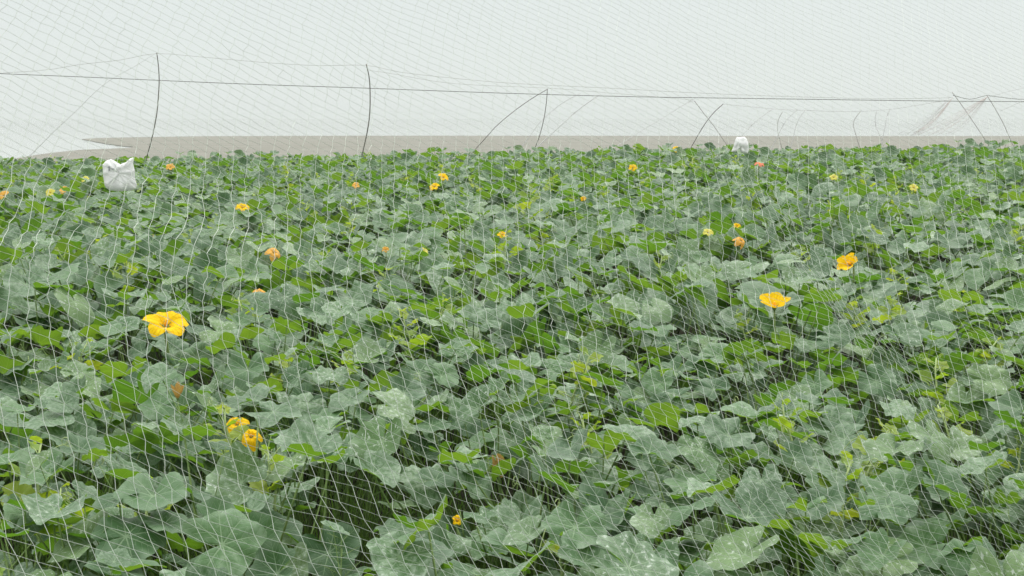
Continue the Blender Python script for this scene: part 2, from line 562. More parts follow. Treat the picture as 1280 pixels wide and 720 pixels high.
def petioles(b, rg, leaves, rad):
    base = [(rg.uniform(-.12, .12), rg.uniform(-.12, .12)) for _ in range(4)]
    for pos, size, nrm, az in leaves:
        r0 = rg.choice(base)
        s = Vector((pos.x * .55 + r0[0], pos.y * .55 + r0[1], .03))
        e_ = Vector(pos)
        mid = s.lerp(e_, .55) + Vector((rg.uniform(-.03, .03), rg.uniform(-.03, .03), .05))
        nn = Vector(nrm).normalized()
        pts = [s, s.lerp(mid, .5) + Vector((0, 0, .015)), mid, mid.lerp(e_, .6) - nn * .005, e_ - nn * .002]
        b.tube(pts, .0058 * (size / .24), .0036 * (size / .24), 5)
    # trailing vine on the ground
    for k in range(2):
        a = rg.uniform(0, 2 * PI)
        pts = [Vector((math.cos(a + .3 * math.sin(j)) * j * rad / 4, math.sin(a + .3 * math.sin(j)) * j * rad / 4, .035 + .02 * rg.random())) for j in range(5)]
        b.tube(pts, .009, .006, 6)

def tendril_pts(rg, base, up=.14):
    a = rg.uniform(0, 2 * PI)
    dx, dy = math.cos(a), math.sin(a)
    pts = []
    for j in range(9):
        t = j / 8
        pts.append(base + Vector((dx * .09 * t, dy * .09 * t, up * math.sin(t * 1.5))))
    c = pts[-1]
    for j in range(1, 22):
        t = j / 21
        an = t * 2 * PI * 2.2
        rr = .016 * (1 - .55 * t)
        pts.append(c + Vector((dx * (rr * math.sin(an) + .02 * t), dy * (rr * math.sin(an) + .02 * t), rr * (1 - math.cos(an)) - .01 * t)))
    return pts

def shoot_mesh(rg, h=.30):
    """an upright growing tip: hairy stem with small yellow-green leaves"""
    b = MB()
    lean = Vector((rg.uniform(-.08, .08), rg.uniform(-.08, .08), 0))
    pts = [Vector((0, 0, 0)) + lean * (j / 5) ** 2 + Vector((.008 * math.sin(j * 2.1), 0, h * j / 5)) for j in range(6)]
    b.tube(pts, .0065, .0035, 5, mat=1)
    for j in range(7):
        t = .3 + .7 * j / 6
        p = pts[min(5, int(t * 5))].lerp(pts[min(5, int(t * 5) + 1)], t * 5 - int(t * 5))
        a = j * 2.4 + rg.uniform(-.3, .3)
        size = (.15 - .11 * t) * rg.uniform(.8, 1.2) * (h / .3)
        out = Vector((math.cos(a), math.sin(a), 0))
        e_ = p + out * size * .7 + Vector((0, 0, size * .35))
        b.tube([p, p.lerp(e_, .5) + Vector((0, 0, .004)), e_], .0028, .0018, 4, mat=1)
        v, u, f = rg.choice(YOUNG_SHAPES)
        nrm = (out.x * -.7 + rg.gauss(0, .3), out.y * -.7 + rg.gauss(0, .3), .8)
        q = Vector(nrm).normalized().to_track_quat('Z', 'Y').to_matrix().to_4x4()
        tip = math.atan2((q.inverted() @ out.to_4d()).y, (q.inverted() @ out.to_4d()).x)
        M = Matrix.Translation(e_) @ q @ Matrix.Rotation(tip, 4, 'Z') @ Matrix.Scale(size, 4)
        b.add([M @ w_ for w_ in v], f, u, rg.random(), 0)
    b.tube(tendril_pts(rg, pts[4], .06), .0017, .0010, 4, mat=1)
    return b.mesh('shoot', [M_YOUNG, M_TENDRIL])

SHOOTS = [shoot_mesh(random.Random(700 + i), .26 + .03 * (i % 3)) for i in range(6)]

# ------------------------------------------------------------------ flowers
def flower_petals(rg, open_=1.0, droop=0.1, mat=None):
    """five-lobed squash corolla, diameter about 1, opening along +Z"""
    b = MB()
    nth, nr = 50, 8
    ph = [rg.uniform(0, 6) for _ in range(3)]
    vs, fs = [], []
    for i in range(nr + 1):
        s = i / nr
        for k in range(nth):
            th = 2 * PI * k / nth
            lobe = abs(math.cos(2.5 * th)) ** .75           # 1 at the petal tip, 0 at the notch
            Rm = (.12 + .38 * (.62 + .38 * lobe)) * open_
            r = .06 + (Rm - .06) * s
            z = .28 * (1 - (1 - s) ** 2.0) * (1.25 - .6 * open_)
            z += -droop * s ** 3 * (.4 + lobe * .8) + .035 * s * s * math.sin(3 * th + ph[0]) + .03 * s ** 2 * math.cos(5 * th + PI) * .8
            z += .02 * s * math.sin(10 * th + ph[1]) * s
            r *= 1 + .05 * s * math.sin(2 * th + ph[2])
            vs.append(Vector((r * math.cos(th), r * math.sin(th), z)))
    for i in range(nr):
        for k in range(nth):
            k2 = (k + 1) % nth
            fs.append((i * nth + k, i * nth + k2, (i + 1) * nth + k2, (i + 1) * nth + k))
    b.add(vs, fs)
    return b.mesh('petals', mat or M_PETAL)

def make_flower(px, py, size, tilt, label, mat=M_PETAL, open_=1.0, droop=.1, seed=0, lift=.03, stalk=True):
    """tilt = normal of the open flower (camera space thinking: -Y faces the camera)"""
    rg = random.Random(seed + int(px))
    p = on_canopy(px, py, lift)
    f = obj('flower', flower_petals(rg, open_, droop, mat))
    f['label'] = label
    nrm = Vector(tilt).normalized()
    f.matrix_world = Matrix.Translation(p) @ nrm.to_track_quat('Z', 'Y').to_matrix().to_4x4() @ Matrix.Rotation(rg.uniform(0, 6), 4, 'Z') @ Matrix.Scale(size, 4)
    b = MB(); b.tube([(0, 0, .02), (0, 0, .10), (0, 0, .2)], .045, .03, 8)
    st = obj('stamen', b.mesh('stamen', M_STAMEN), f)
    b = MB(); b.tube([(0, 0, -.16), (0, 0, -.08), (0, 0, .015)], .02, .085, 8)
    for k in range(5):
        a = 2 * PI * k / 5 + .3
        b.tube([(.06 * math.cos(a), .06 * math.sin(a), -.01), (.14 * math.cos(a), .14 * math.sin(a), .09)], .012, .003, 4)
    inv = f.matrix_world.inverted()
    foot = inv @ Vector((p.x + .03, p.y + .05, p.z - .34))
    b.tube([(0, 0, -.15), Vector((0, 0, -.15)).lerp(foot, .3) + Vector((0, 0, -.12)), foot], .03, .04, 6)
    obj('calyx', b.mesh('calyx', M_STEM), f)
    return f, p

# ------------------------------------------------------------------ the squash plants
G_PLANT = 'squash plants filling the field'
spots = []
y = 2.1
row = 0
while y < 23.6:
    s = .78 + .0215 * y
    half = .45 * y + .95
    nx = int(2 * half / s) + 1
    for i in range(nx):
        x = -half + (i + (.5 if row % 2 else 0)) * s + rnd.uniform(-.14, .14)
        spots.append((x, y + rnd.uniform(-.13, .13)))
    y += s * .94
    row += 1
NEAR_Y = 6.2
plants = []          # (empty, matrix, position)
far_proto = []
for i in range(16):
    rg = random.Random(900 + i)
    lv = plant_leaves(rg, 72, .78, rg.uniform(.92, 1.04), .14, .37, 1.2) if i > 9 else plant_leaves(rg, 38 + 2 * i, .58, rg.uniform(.88, 1.08), .10, .37, 1.14)
    b, st = MB(), MB()
    for pos, size, nrm, az in lv:
        v, u, f = rg.choice(FAR_SHAPES)
        M = leaf_matrix(rg, pos, size, nrm, az)
        b.add([M @ w_ for w_ in v], f, u, rg.random())
    petioles(st, rg, lv, .5)
    far_proto.append((b.mesh('foliage', M_LEAF), st.mesh('stem', M_STEM)))

for k, (x, yy) in enumerate(spots):
    rg = random.Random(2000 + k)
    root = bpy.data.objects.new('squash_plant', None)
    COL.objects.link(root)
    root.empty_display_size = .1
    root.location = (x, yy, ground_h(x, yy) - .01)
    hs = 1.0 + .36 * noise.noise((x * .5 + 7, yy * .4, 1.7)) + rg.uniform(-.06, .06)
    if yy > 15: hs = 1.0 + (hs - 1.0) * max(.25, 1 - (yy - 15) / 7)
    M = Matrix.Translation(root.location)
    if yy < NEAR_Y:
        cnt = int(57 + 22 * noise.noise((x * 1.1, yy * 1.0, 31.7)))
        lv = plant_leaves(rg, cnt, .52, hs, .02, .39, .93)
        for pos, size, nrm, az in lv:
            o = bpy.data.objects.new('leaf', rg.choice(NEAR_MESH))
            COL.objects.link(o)
            o.parent = root
            o.matrix_local = leaf_matrix(rg, pos, size, nrm, az)
        st = MB()
        petioles(st, rg, lv, .5)
        obj('stem', st.mesh('stem', M_STEM), root)
        for j in range(rg.choice([1, 2, 2])):
            tb = MB()
            a, rr = rg.uniform(0, 6.28), rg.uniform(.1, .45)
            tb.tube(tendril_pts(rg, Vector((rr * math.cos(a), rr * math.sin(a), .42 * hs)), .13), .0018, .0010, 4)
            obj('tendril', tb.mesh('tendril', M_TENDRIL), root)
    else:
        fo, stm = far_proto[min(9, max(0, int(5 + 7 * noise.noise((x * .9, yy * .8, 31.7)) + rg.uniform(-2, 2))))]
        if yy > 13:
            fo, stm = far_proto[rg.randrange(10, 16)]
        rz, sc = rg.uniform(-.9, .9), (1.0 + .007 * yy if yy < 13 else 1.0) * rg.uniform(.93, 1.07)
        root.rotation_euler = (0, 0, rz)
        root.scale = (sc, sc, hs)
        M = Matrix.LocRotScale(root.location, root.rotation_euler.to_quaternion(), root.scale)
        for nm, me in (('foliage', fo), ('stem', stm)):
            c = bpy.data.objects.new(nm, me); COL.objects.link(c); c.parent = root
    if rg.random() < (.45 if yy < NEAR_Y else (.55 if yy < 19 else .12)):
        s = bpy.data.objects.new('young_shoot', rg.choice(SHOOTS)); COL.objects.link(s); s.parent = root
        s.location = (rg.uniform(-.35, .35), rg.uniform(-.35, .35), rg.uniform(.30, .42))
        s.rotation_euler = (0, 0, rg.uniform(0, 6.28))
    plants.append([root, M, Vector((x, yy, 0)), None])
for p in plants:
    band = 'close to the camera' if p[2].y < NEAR_Y else ('in the middle of the field' if p[2].y < 15 else 'towards the far edge of the field')
    p[0]['label'] = 'flowerless squash plant with broad dusty grey-green leaves, ' + band
    p[0]['category'] = 'squash plant'
    p[0]['group'] = G_PLANT

def give(o, world_m, label=None):
    """make o a part of the plant it grows from"""
    p = world_m.translation
    best = min((q for q in plants), key=lambda q: (q[2].x - p.x) ** 2 + (q[2].y - p.y - .05) ** 2)
    o.parent = best[0]
    o.matrix_basis = best[1].inverted() @ world_m
    if label and best[3] is None:
        best[3] = label
        best[0]['label'] = label

def clear_view(p, rad):
    """leaves that would grow through a bloom or hang right in front of it are left out"""
    for root, M, pos, _ in plants:
        if pos.y > NEAR_Y or (pos - Vector((p.x, p.y, 0))).length > 1.3: continue
        for c in list(root.children):
            if not c.name.startswith('leaf'): continue
            q = M @ (c.matrix_basis @ Vector((.12, 0, .05)))
            d = p - CAMV
            t = max(0, min(1.06, (q - CAMV).dot(d) / d.dot(d)))
            if (q - (CAMV + d * t)).length < rad + .36 * c.scale.x and q.z > p.z - .12:
                bpy.data.objects.remove(c)

def bloom(px, py, size, tilt, flabel, plabel, **kw):
    if py < 300: size *= .82
    if kw.get('mat') is M_ORANGE: size *= .85
    f, p = make_flower(px, py, size, tilt, flabel, **kw)
    give(f, f.matrix_basis.copy(), plabel)
    if p.y < NEAR_Y + .6: clear_view(p, size * .42)

bloom(207, 408, .215, (.25, -.42, .9), 'large wide open bright yellow flower', 'squash plant carrying the largest open yellow flower, left side', lift=0.19)
bloom(968, 384, .165, (-.1, -.35, 1), 'open yellow flower seen from the side', 'squash plant whose open yellow flower sits above a dark gap, right of centre', lift=0.17, droop=-.12)
bloom(1064, 331, .20, (-.7, -.45, .55), 'yellow flower leaning to the left on a long tube', 'squash plant with a leaning long yellow flower, right side', lift=0.19, open_=.75, droop=-.05)
bloom(296, 531, .09, (0, -.5, .9), 'yellow flower half behind a leaf', 'squash plant with a pair of yellow flowers between its leaves, lower left', lift=.10, droop=.2)
bloom(314, 546, .08, (.1, -.7, .7), 'nodding yellow flower', None, lift=0.13, droop=.45)
bloom(303, 260, .17, (.1, -.5, .8), 'open yellow flower', 'squash plant with one flat yellow flower behind the large left bloom', lift=0.17)
bloom(342, 316, .15, (.5, -.5, .8), 'wilting orange flower', 'squash plant with a wilting orange flower, left of centre', mat=M_ORANGE, lift=0.16, droop=.3)
bloom(554, 222, .19, (.4, -.4, .8), 'open yellow flower', 'distant squash plant with two yellow flowers near the centre', lift=0.19)
bloom(543, 234, .16, (-.2, -.6, .8), 'open yellow flower', 'distant squash plant with a yellow flower in front of a second one', lift=0.17)
bloom(482, 313, .10, (0, -.6, .7), 'small closed orange flower', 'squash plant with a small closed orange flower, centre left', mat=M_ORANGE, lift=0.16, open_=.7)
bloom(628, 294, .10, (0, -.6, .7), 'small yellow flower', 'squash plant with a small yellow flower beside a pale shoot, centre', lift=0.18)
bloom(528, 317, .12, (0, -.6, .7), 'pale yellow bud', 'squash plant with a pale greenish yellow flower, centre', mat=M_PALE, lift=0.16, open_=.8)
bloom(187, 296, .13, (.4, -.5, .8), 'faded orange flower', 'squash plant with a faded orange flower above the large left bloom', mat=M_ORANGE, lift=0.16)
bloom(325, 366, .11, (.4, -.3, .9), 'shrivelled orange flower', 'squash plant with a shrivelled orange flower low between leaves', mat=M_ORANGE, lift=0.13, droop=.3)
bloom(885, 291, .10, (0, -.6, .7), 'small pale yellow flower', 'squash plant with a small pale flower, left of an orange one', mat=M_PALE, lift=0.17)
bloom(921, 283, .09, (0, -.6, .7), 'small yellow flower', 'squash plant with a small yellow flower on a tall stalk, right of centre', lift=0.19, open_=.8)
bloom(926, 301, .12, (.4, -.5, .6), 'drooping orange flower', 'squash plant with a drooping orange flower, right of centre', mat=M_ORANGE, lift=0.16, droop=.45)
bloom(949, 206, .21, (.2, -.25, 1), 'red-orange withered flower', 'squash plant with a red-orange flower below the forked white bag', mat=M_RED, lift=0.18, open_=.9, droop=.2)
bloom(845, 187, .18, (0, -.7, .6), 'yellow flower at the far edge', 'squash plant with a yellow flower on the far crest, left of the forked bag', lift=0.17)
bloom(791, 210, .16, (0, -.7, .6), 'yellow flower', 'distant squash plant with one yellow flower right of centre', lift=0.17)
bloom(80, 238, .16, (0, -.7, .6), 'yellow orange flower', 'distant squash plant with an orange flower left of the square white bag', mat=M_ORANGE, lift=0.18)
bloom(63, 241, .14, (0, -.7, .6), 'pale flower', 'distant squash plant with a pale flower far left', mat=M_PALE, lift=0.17)
bloom(107, 225, .14, (0, -.7, .6), 'pale flower', 'distant squash plant with a pale flower just left of the square white bag', mat=M_PALE, lift=0.18)
bloom(213, 209, .20, (0, -.7, .6), 'orange flower', 'distant squash plant with an orange flower right of the square white bag', mat=M_ORANGE, lift=0.18)
bloom(1042, 222, .13, (0, -.7, .6), 'pale yellow flower', 'distant squash plant with a pale yellow flower, right side', mat=M_PALE, lift=0.17)
bloom(1142, 235, .13, (0, -.7, .6), 'pale yellow flower', 'distant squash plant with a pale yellow flower, far right', mat=M_PALE, lift=0.17)
bloom(445, 232, .14, (0, -.7, .6), 'orange flower', 'distant squash plant with a small orange flower left of centre', mat=M_ORANGE, lift=0.17)
bloom(729, 249, .11, (0, -.7, .6), 'yellow bud', 'squash plant with a yellow bud on a tall stalk in mid field', lift=0.20, open_=.7)
bloom(5, 244, .17, (0, -.7, .6), 'orange flower', 'distant squash plant with an orange flower at the left border', mat=M_ORANGE, lift=0.17)
bloom(571, 651, .05, (.2, -.6, .5), 'small orange bud', 'squash plant with a small orange bud below a broad grey leaf', lift=-.03, open_=.7)
bloom(222, 497, .085, (.1, -.3, 1), 'shrivelled orange brown flower on a dry stalk', 'squash plant with a shrivelled brown flower on a dry stalk, lower left', mat=M_DRY, lift=0.23, open_=.55, droop=-.3)

# young yellow-green shoots standing above the leaves
for px, py, h, lab in ((992, 572, .26, 'tall shoot with bright yellow-green leaves'), (78, 672, .22, 'bright yellow-green shoot'),
                       (655, 285, .42, 'tall pale green climbing tip'), (932, 418, .20, 'yellow-green young leaf'),
                       (140, 370, .30, 'pale shoot standing above the leaves'), (1270, 590, .2, 'pale shoot'),
                       (1110, 410, .22, 'pale shoot'), (345, 625, .22, 'bright young leaves'), (700, 705, .18, 'bright young leaves')):
    p = on_canopy(px, py, .0)
    s = obj('young_shoot', SHOOTS[(px + py) % 6])
    s['label'] = lab
    give(s, Matrix.Translation(p + Vector((0, 0, -.06))) @ Matrix.Rotation(px * .7, 4, 'Z') @ Matrix.Scale(h / .29, 4))

# crumpled dry leaves in the gaps
def dry_leaf(px, py, size, lab):
    rg = random.Random(px)
    v, u, f = leaf_shape(rg, 30, 5)
    b = MB()
    vv = [Vector((p.x, p.y * .55, p.z + .7 * abs(p.y) + .10 * math.sin(9 * p.x + 5 * p.y))) for p in v]
    b.add(vv, f, u)
    o = obj('dry_leaf', b.mesh('dry_leaf', M_DRY))
    o['label'] = lab
    p = on_canopy(px, py, -.03)
    give(o, Matrix.Translation(p) @ Vector((.2, -1, .3)).to_track_quat('Z', 'Y').to_matrix().to_4x4() @ Matrix.Rotation(-PI / 2 + .3, 4, 'Z') @ Matrix.Scale(size, 4))
dry_leaf(622, 580, .10, 'crumpled brown dry leaf hanging in a dark gap')
dry_leaf(825, 392, .14, 'brown dry leaf in the shade')
dry_leaf(232, 520, .05, 'dry brown stalk end')
dry_leaf(428, 505, .06, 'small brown dry leaf')

# ------------------------------------------------------------------ weeds and grass under the leaves
b = MB()
rg = random.Random(77)
for i in range(22000):
    yy = 2.0 + 5.0 * rg.random() ** 1.3
    x = rg.uniform(-1, 1) * (.46 * yy + .5)
    dens = noise.noise((x * 1.1, yy * 1.1, 8.0))
    if dens < -.25: continue
    z = ground_h(x, yy)
    h = rg.uniform(.12, .36) * (1 + dens)
    a = rg.uniform(0, 2 * PI)
    d = Vector((math.cos(a), math.sin(a), 0))
    s = Vector((-d.y, d.x, 0)) * .0026
    p0 = Vector((x, yy, z)); p1 = p0 + d * h * .15 + Vector((0, 0, h * .6)); p2 = p0 + d * h * .5 + Vector((0, 0, h))
    b.add([p0 - s, p0 + s, p1 + s * .8, p1 - s * .8, p2], [(0, 1, 2, 3), (3, 2, 4)])
tag(obj('grass', b.mesh('grass', M_GRASS)), 'thin green grass in the dark gaps under the squash leaves', 'grass', kind='stuff')

def feathery_weed(px, py, h, label):
    rg = random.Random(px)
    p = on_canopy(px, py, -.05)
    z0 = ground_h(p.x, p.y)
    t = bpy.data.objects.new('feathery_weed', None); COL.objects.link(t)
    t.location = (p.x, p.y, z0); t.empty_display_size = .1
    tag(t, label, 'weed', 'feathery weeds among the squash leaves')
    H = p.z - z0 + h
    st, lf = MB(), MB()
    st.tube([(0, 0, 0), (.01, 0, H * .5), (.015, .01, H)], .004, .0015, 5)
    for j in range(26):
        t_ = .35 + .65 * j / 26
        a = j * 2.4
        L = .13 * (1.08 - t_) + .025
        o = Vector((.015 * t_, .01 * t_, H * t_))
        e_ = o + Vector((math.cos(a) * L, math.sin(a) * L, L * .55))
        st.tube([o, e_], .0014, .0006, 3)
        for q in range(7):
            c = o.lerp(e_, .25 + .12 * q)
            for sgn in (-1, 1):
                d = Vector((-math.sin(a) * sgn + .6 * math.cos(a), math.cos(a) * sgn + .6 * math.sin(a), .35)).normalized() * L * .35 * (1.1 - q * .1)
                w_ = Vector((math.cos(a), math.sin(a), 0)) * .0022
                lf.add([c - w_, c + w_, c + d], [(0, 1, 2)])
    obj('stem', st.mesh('stem', M_STEM), t)
    obj('foliage', lf.mesh('foliage', M_GRASS), t)
feathery_weed(1047, 692, .14, 'pale feathery weed poking up between leaves at the bottom right')
feathery_weed(1005, 500, .05, 'thin feathery weed beside the tall yellow-green shoot')
feathery_weed(790, 668, .05, 'wispy weed in the dark gap at the bottom centre')
feathery_weed(420, 690, .05, 'wispy weed at the bottom left between grey leaves')

# ------------------------------------------------------------------ white sacks
def sack(name, outline, thick, py, px, width_px, yd, label, mark=False, seed=1):
    """outline in photo pixels about (px, py); built at real size at distance yd"""
    rg = random.Random(seed)
    c = at_y(px, py, yd)
    sc = yd / FPX
    P = [Vector(((a - px) * sc, 0, -(d - py) * sc)) for a, d in outline]
    b = MB()
    n = len(P)
    cen = sum(P, Vector()) / n
    rings = [(1.0, 0.10), (.93, .55), (.80, .85), (.6, 1.0), (.35, 1.04), (.12, 1.0)]
    vs, fs = [], []
    # resample outline
    Q = []
    for i in range(n):
        for j in range(4):
            Q.append(P[i].lerp(P[(i + 1) % n], j / 4))
    n = len(Q)
    for side in (-1, 1):
        base = len(vs)
        for s, t in rings:
            for q in Q:
                v = cen + (q - cen) * s
                wr = noise.noise((v.x * 14 + seed, v.z * 11, side * 3)) * .5 + noise.noise((v.x * 34, v.z * 30, side + seed)) * .3
                v = Vector((v.x, side * thick * (t * .5 + wr * .62 * min(1, t * 1.4)), v.z))
                vs.append(v)
        k = len(rings)
        cidx = len(vs); vs.append(Vector((cen.x, side * thick * .5, cen.z)))
        for i in range(k - 1):
            for j in range(n):
                j2 = (j + 1) % n
                f = (base + i * n + j, base + i * n + j2, base + (i + 1) * n + j2, base + (i + 1) * n + j)
                fs.append(f if side < 0 else f[::-1])
        for j in range(n):
            f = (base + (k - 1) * n + j, base + (k - 1) * n + (j + 1) % n, cidx)
            fs.append(f if side < 0 else f[::-1])
    half = len(vs) // 2
    for j in range(n):
        j2 = (j + 1) % n
        fs.append((j2, j, half + j, half + j2))
    b.add(vs, fs)
    o = obj(name, b.mesh(name, M_SACK), None, c)
    tag(o, label, 'sack')
    if mark:
        mk = MB()
        def box(x0, z0, x1, z1):
            y = -thick * .80
            X0, X1, Z0, Z1 = (x0 - px) * sc, (x1 - px) * sc, -(z1 - py) * sc, -(z0 - py) * sc
            mk.add([(X0, y, Z0), (X1, y, Z0), (X1, y, Z1), (X0, y, Z1), (X0, y + .04, Z0), (X1, y + .04, Z0), (X1, y + .04, Z1), (X0, y + .04, Z1)],
                   [(0, 1, 2, 3), (5, 4, 7, 6), (4, 0, 3, 7), (1, 5, 6, 2), (3, 2, 6, 7), (4, 5, 1, 0)])
        box(138.8, 207.2, 139.6, 213.2); box(138.0, 208.4, 138.8, 209.0); box(142.5, 210.3, 145.2, 210.8)
        obj('printed_mark', mk.mesh('printed_mark', M_INK, False), o)
    return o
sack('square_sack', [(129, 206), (133, 201.5), (139, 199), (145, 202), (151, 205.5), (158, 203), (164, 198), (167.5, 197), (166.8, 205), (168.5, 214), (168, 222), (170.5, 231), (169, 236), (160, 238.5), (148, 239), (136, 238), (130.5, 233), (129.5, 224), (129, 215)],
     .10, 217, 148, 40, on_canopy(148, 237, .24).y, 'square white woven sack with two raised corners resting on the leaves at left', True, 3)
sack('forked_sack', [(914.5, 190), (917, 183), (919, 175), (921, 171.3), (925, 171.8), (930, 171), (933.5, 174), (935.5, 181), (936, 187), (934.5, 192), (930.5, 191.5), (926.5, 190.5), (925.5, 183.5), (922.5, 185), (919, 190)],
     .10, 181, 926, 20, on_canopy(926, 192, .56).y, 'small forked white plastic sack at the far edge of the field', False, 8)

# ------------------------------------------------------------------ poles, braces and ropes at the far side
G_POLE = 'net poles along the far edge of the field'
def pole(name, px, yd, r, mat, label, cat='pole', group=G_POLE, root=True, r1=None):
    yd *= 1.5
    P = [at_y(a, d, yd + (e_[0] if e_ else 0)) for a, d, *e_ in px]
    if root:
        last, prev = P[-1], P[-2]
        g_ = ground_h(last.x, last.y)
        dirn = (last - prev).normalized()
        if dirn.z > -.3: dirn = Vector((dirn.x * .5, 0, -1)).normalized()
        P.append(last + dirn * max(.05, (last.z - g_ + .08) / -dirn.z))
    # round the bends off
    Q = []
    for i in range(len(P) - 1):
        for j in range(3):
            t = j / 3
            p0, p1, p2, p3 = P[max(0, i - 1)], P[i], P[i + 1], P[min(len(P) - 1, i + 2)]
            Q.append(.5 * ((2 * p1) + (p2 - p0) * t + (2 * p0 - 5 * p1 + 4 * p2 - p3) * t * t + (3 * p1 - p0 - 3 * p2 + p3) * t ** 3))
    Q.append(P[-1])
    org = Q[-1].copy() if root else Q[0].copy()
    b = MB()
    r *= .66
    b.tube([q - org for q in Q], r, (r1 * .66) if r1 else r, 7)
    o = obj(name, b.mesh(name, mat), None, org)
    tag(o, label, cat, group)
    return o
pole('net_pole', [(196, 66), (198, 82), (199, 100), (198, 120), (196, 142), (191, 168), (183, 199)], 14.4, .0125, M_POLE, 'tallest thin dark bowed pole, right of the square white sack', r1=.016)
pole('net_pole', [(457.8, 80), (461, 94), (462.5, 110), (462.3, 140), (459, 165), (453.5, 190)], 14.6, .014, M_POLE, 'thin dark pole bowed to the right, standing without a brace left of centre', r1=.017)
pole('net_pole', [(684.2, 111), (683, 128), (680, 148), (675, 168), (668.5, 186)], 16.0, .011, M_POLE, 'thin dark pole with a brace from its top, right of centre')
pole('brace_pole', [(683.5, 112, 0), (662, 125, .1), (640, 141, .2), (620, 158, .3), (611, 168, .4)], 16.0, .010, M_POLE, 'bowed brace leaning from the top of the centre pole', 'brace', 'braces of the net poles')
pole('brace_pole', [(195.5, 66), (170, 82), (141, 98), (118, 116), (98, 136), (72, 160), (50, 182)], 14.6, .004, M_ROPE_PALE, 'long pale brace leaning left from the tallest pole', 'brace', 'braces of the net poles', r1=.008)
pole('brace_pole', [(725, 117), (706, 127), (690, 139), (675, 153), (663, 169)], 19.0, .010, M_ROPE_PALE, 'pale bowed stake just right of the centre pole', 'brace', 'braces of the net poles')
pole('brace_pole', [(749, 119), (734, 129), (716, 143), (703, 155)], 19.6, .013, M_ROPE_PALE, 'faint wide stake right of the pale bowed one', 'brace', 'braces of the net poles')
pole('net_pole', [(868, 126), (880, 142), (892, 157), (903, 173)], 18.0, .010, M_POLE_PALE, 'thin pole leaning left, crossing a brace left of the forked sack')
pole('brace_pole', [(904, 130), (893, 140), (884, 151), (876, 163), (872, 170)], 18.1, .013, M_POLE, 'dark brace crossing the thin leaning pole left of the forked sack', 'brace', 'braces of the net poles')
pole('brace_pole', [(868, 126), (858, 129), (845, 137)], 18.0, .008, M_ROPE_PALE, 'faint twig leaning left from the crossing poles', 'brace', 'braces of the net poles')
for pxs, mt, lab in (
    ([(966, 136), (952, 146), (938, 158), (929, 168)], M_ROPE_PALE, 'faint stake leaning left, right of the forked sack'),
    ([(978, 140), (973, 150), (972, 162), (975, 176), (977, 184)], M_POLE_PALE, 'curved stake that bends at its middle, right of the forked sack'),
    ([(997, 137), (986, 147), (978, 158), (974, 166)], M_ROPE_PALE, 'faint stake leaning left, just right of the curved one'),
    ([(1006, 138), (999, 148), (995, 158), (993, 166)], M_ROPE_PALE, 'thin upright faint stake, second right of the curved one'),
    ([(1076, 139), (1069, 148), (1066.5, 157), (1070, 169)], M_POLE_PALE, 'short hooked stake standing alone between the two fork groups'),
    ([(1096, 139), (1094, 148), (1095, 158), (1099, 168)], M_ROPE_PALE, 'faint short stake right of the short hooked one'),
    ([(1113, 136), (1109, 145), (1107, 155)], M_ROPE_PALE, 'faintest short stake left of the gathered net')):
    pole('net_pole', pxs, 19.0, .010, mt, lab)
pole('net_pole', [(1190, 115), (1204, 134), (1217, 153), (1229, 171)], 17.0, .0095, M_POLE_PALE, 'thin pole leaning left whose top holds the gathered net')
pole('net_pole', [(1233.5, 119), (1244, 136), (1254, 154), (1262, 172)], 16.4, .0095, M_POLE_PALE, 'rightmost thin leaning pole under the ropes')

G_ROPE = 'ropes strung between the net poles'
def rope(px, yd, r, mat, label, name='support_rope'):
    return pole(name, px, yd, r, mat, label, 'rope', G_ROPE, root=False)
rope([(-160, 85), (0, 92), (100, 96), (200, 100.5), (320, 105.5), (440, 109.5), (560, 114), (680, 118), (800, 121), (900, 122.5), (1020, 124.2), (1150, 126), (1280, 127), (1420, 127)], 14.0, .0085, M_ROPE, 'main grey rope running nearly level across the whole view')
rope([(-120, 97), (40, 89), (100, 80.5), (150, 75), (195, 67), (250, 71), (330, 78), (400, 82), (457, 81.5), (500, 90), (560, 97), (640, 104), (760, 110), (850, 115), (940, 119), (1020, 121.5), (1100, 123.5), (1190, 122)], 14.7, .0065, M_ROPE_PALE, 'thin pale rope tied over the pole tops, sagging between them')
rope([(462, 88), (490, 92), (540, 101), (590, 106), (684, 110), (760, 116), (868, 125)], 15.6, .006, M_ROPE_PALE, 'second thin pale rope from the unbraced pole to the crossing poles')
rope([(904, 130), (966, 136), (1010, 138), (1060, 139.5), (1110, 137), (1150, 131), (1190, 124)], 18.0, .007, M_ROPE_PALE, 'sagging thin rope over the row of short stakes')
rope([(1191, 119), (1212, 124), (1228, 120.5), (1236, 119.5), (1255, 122), (1290, 124), (1400, 118)], 16.6, .008, M_ROPE, 'grey rope dipping between the two right poles')
rope([(1200, 128), (1230, 123), (1280, 110), (1380, 96)], 16.6, .005, M_ROPE_PALE, 'thin cord rising to the right border')
rope([(1250, 139), (1266, 132), (1285, 126), (1380, 110)], 16.4, .007, M_ROPE_PALE, 'short rope rising to the right border beside the rightmost pole')

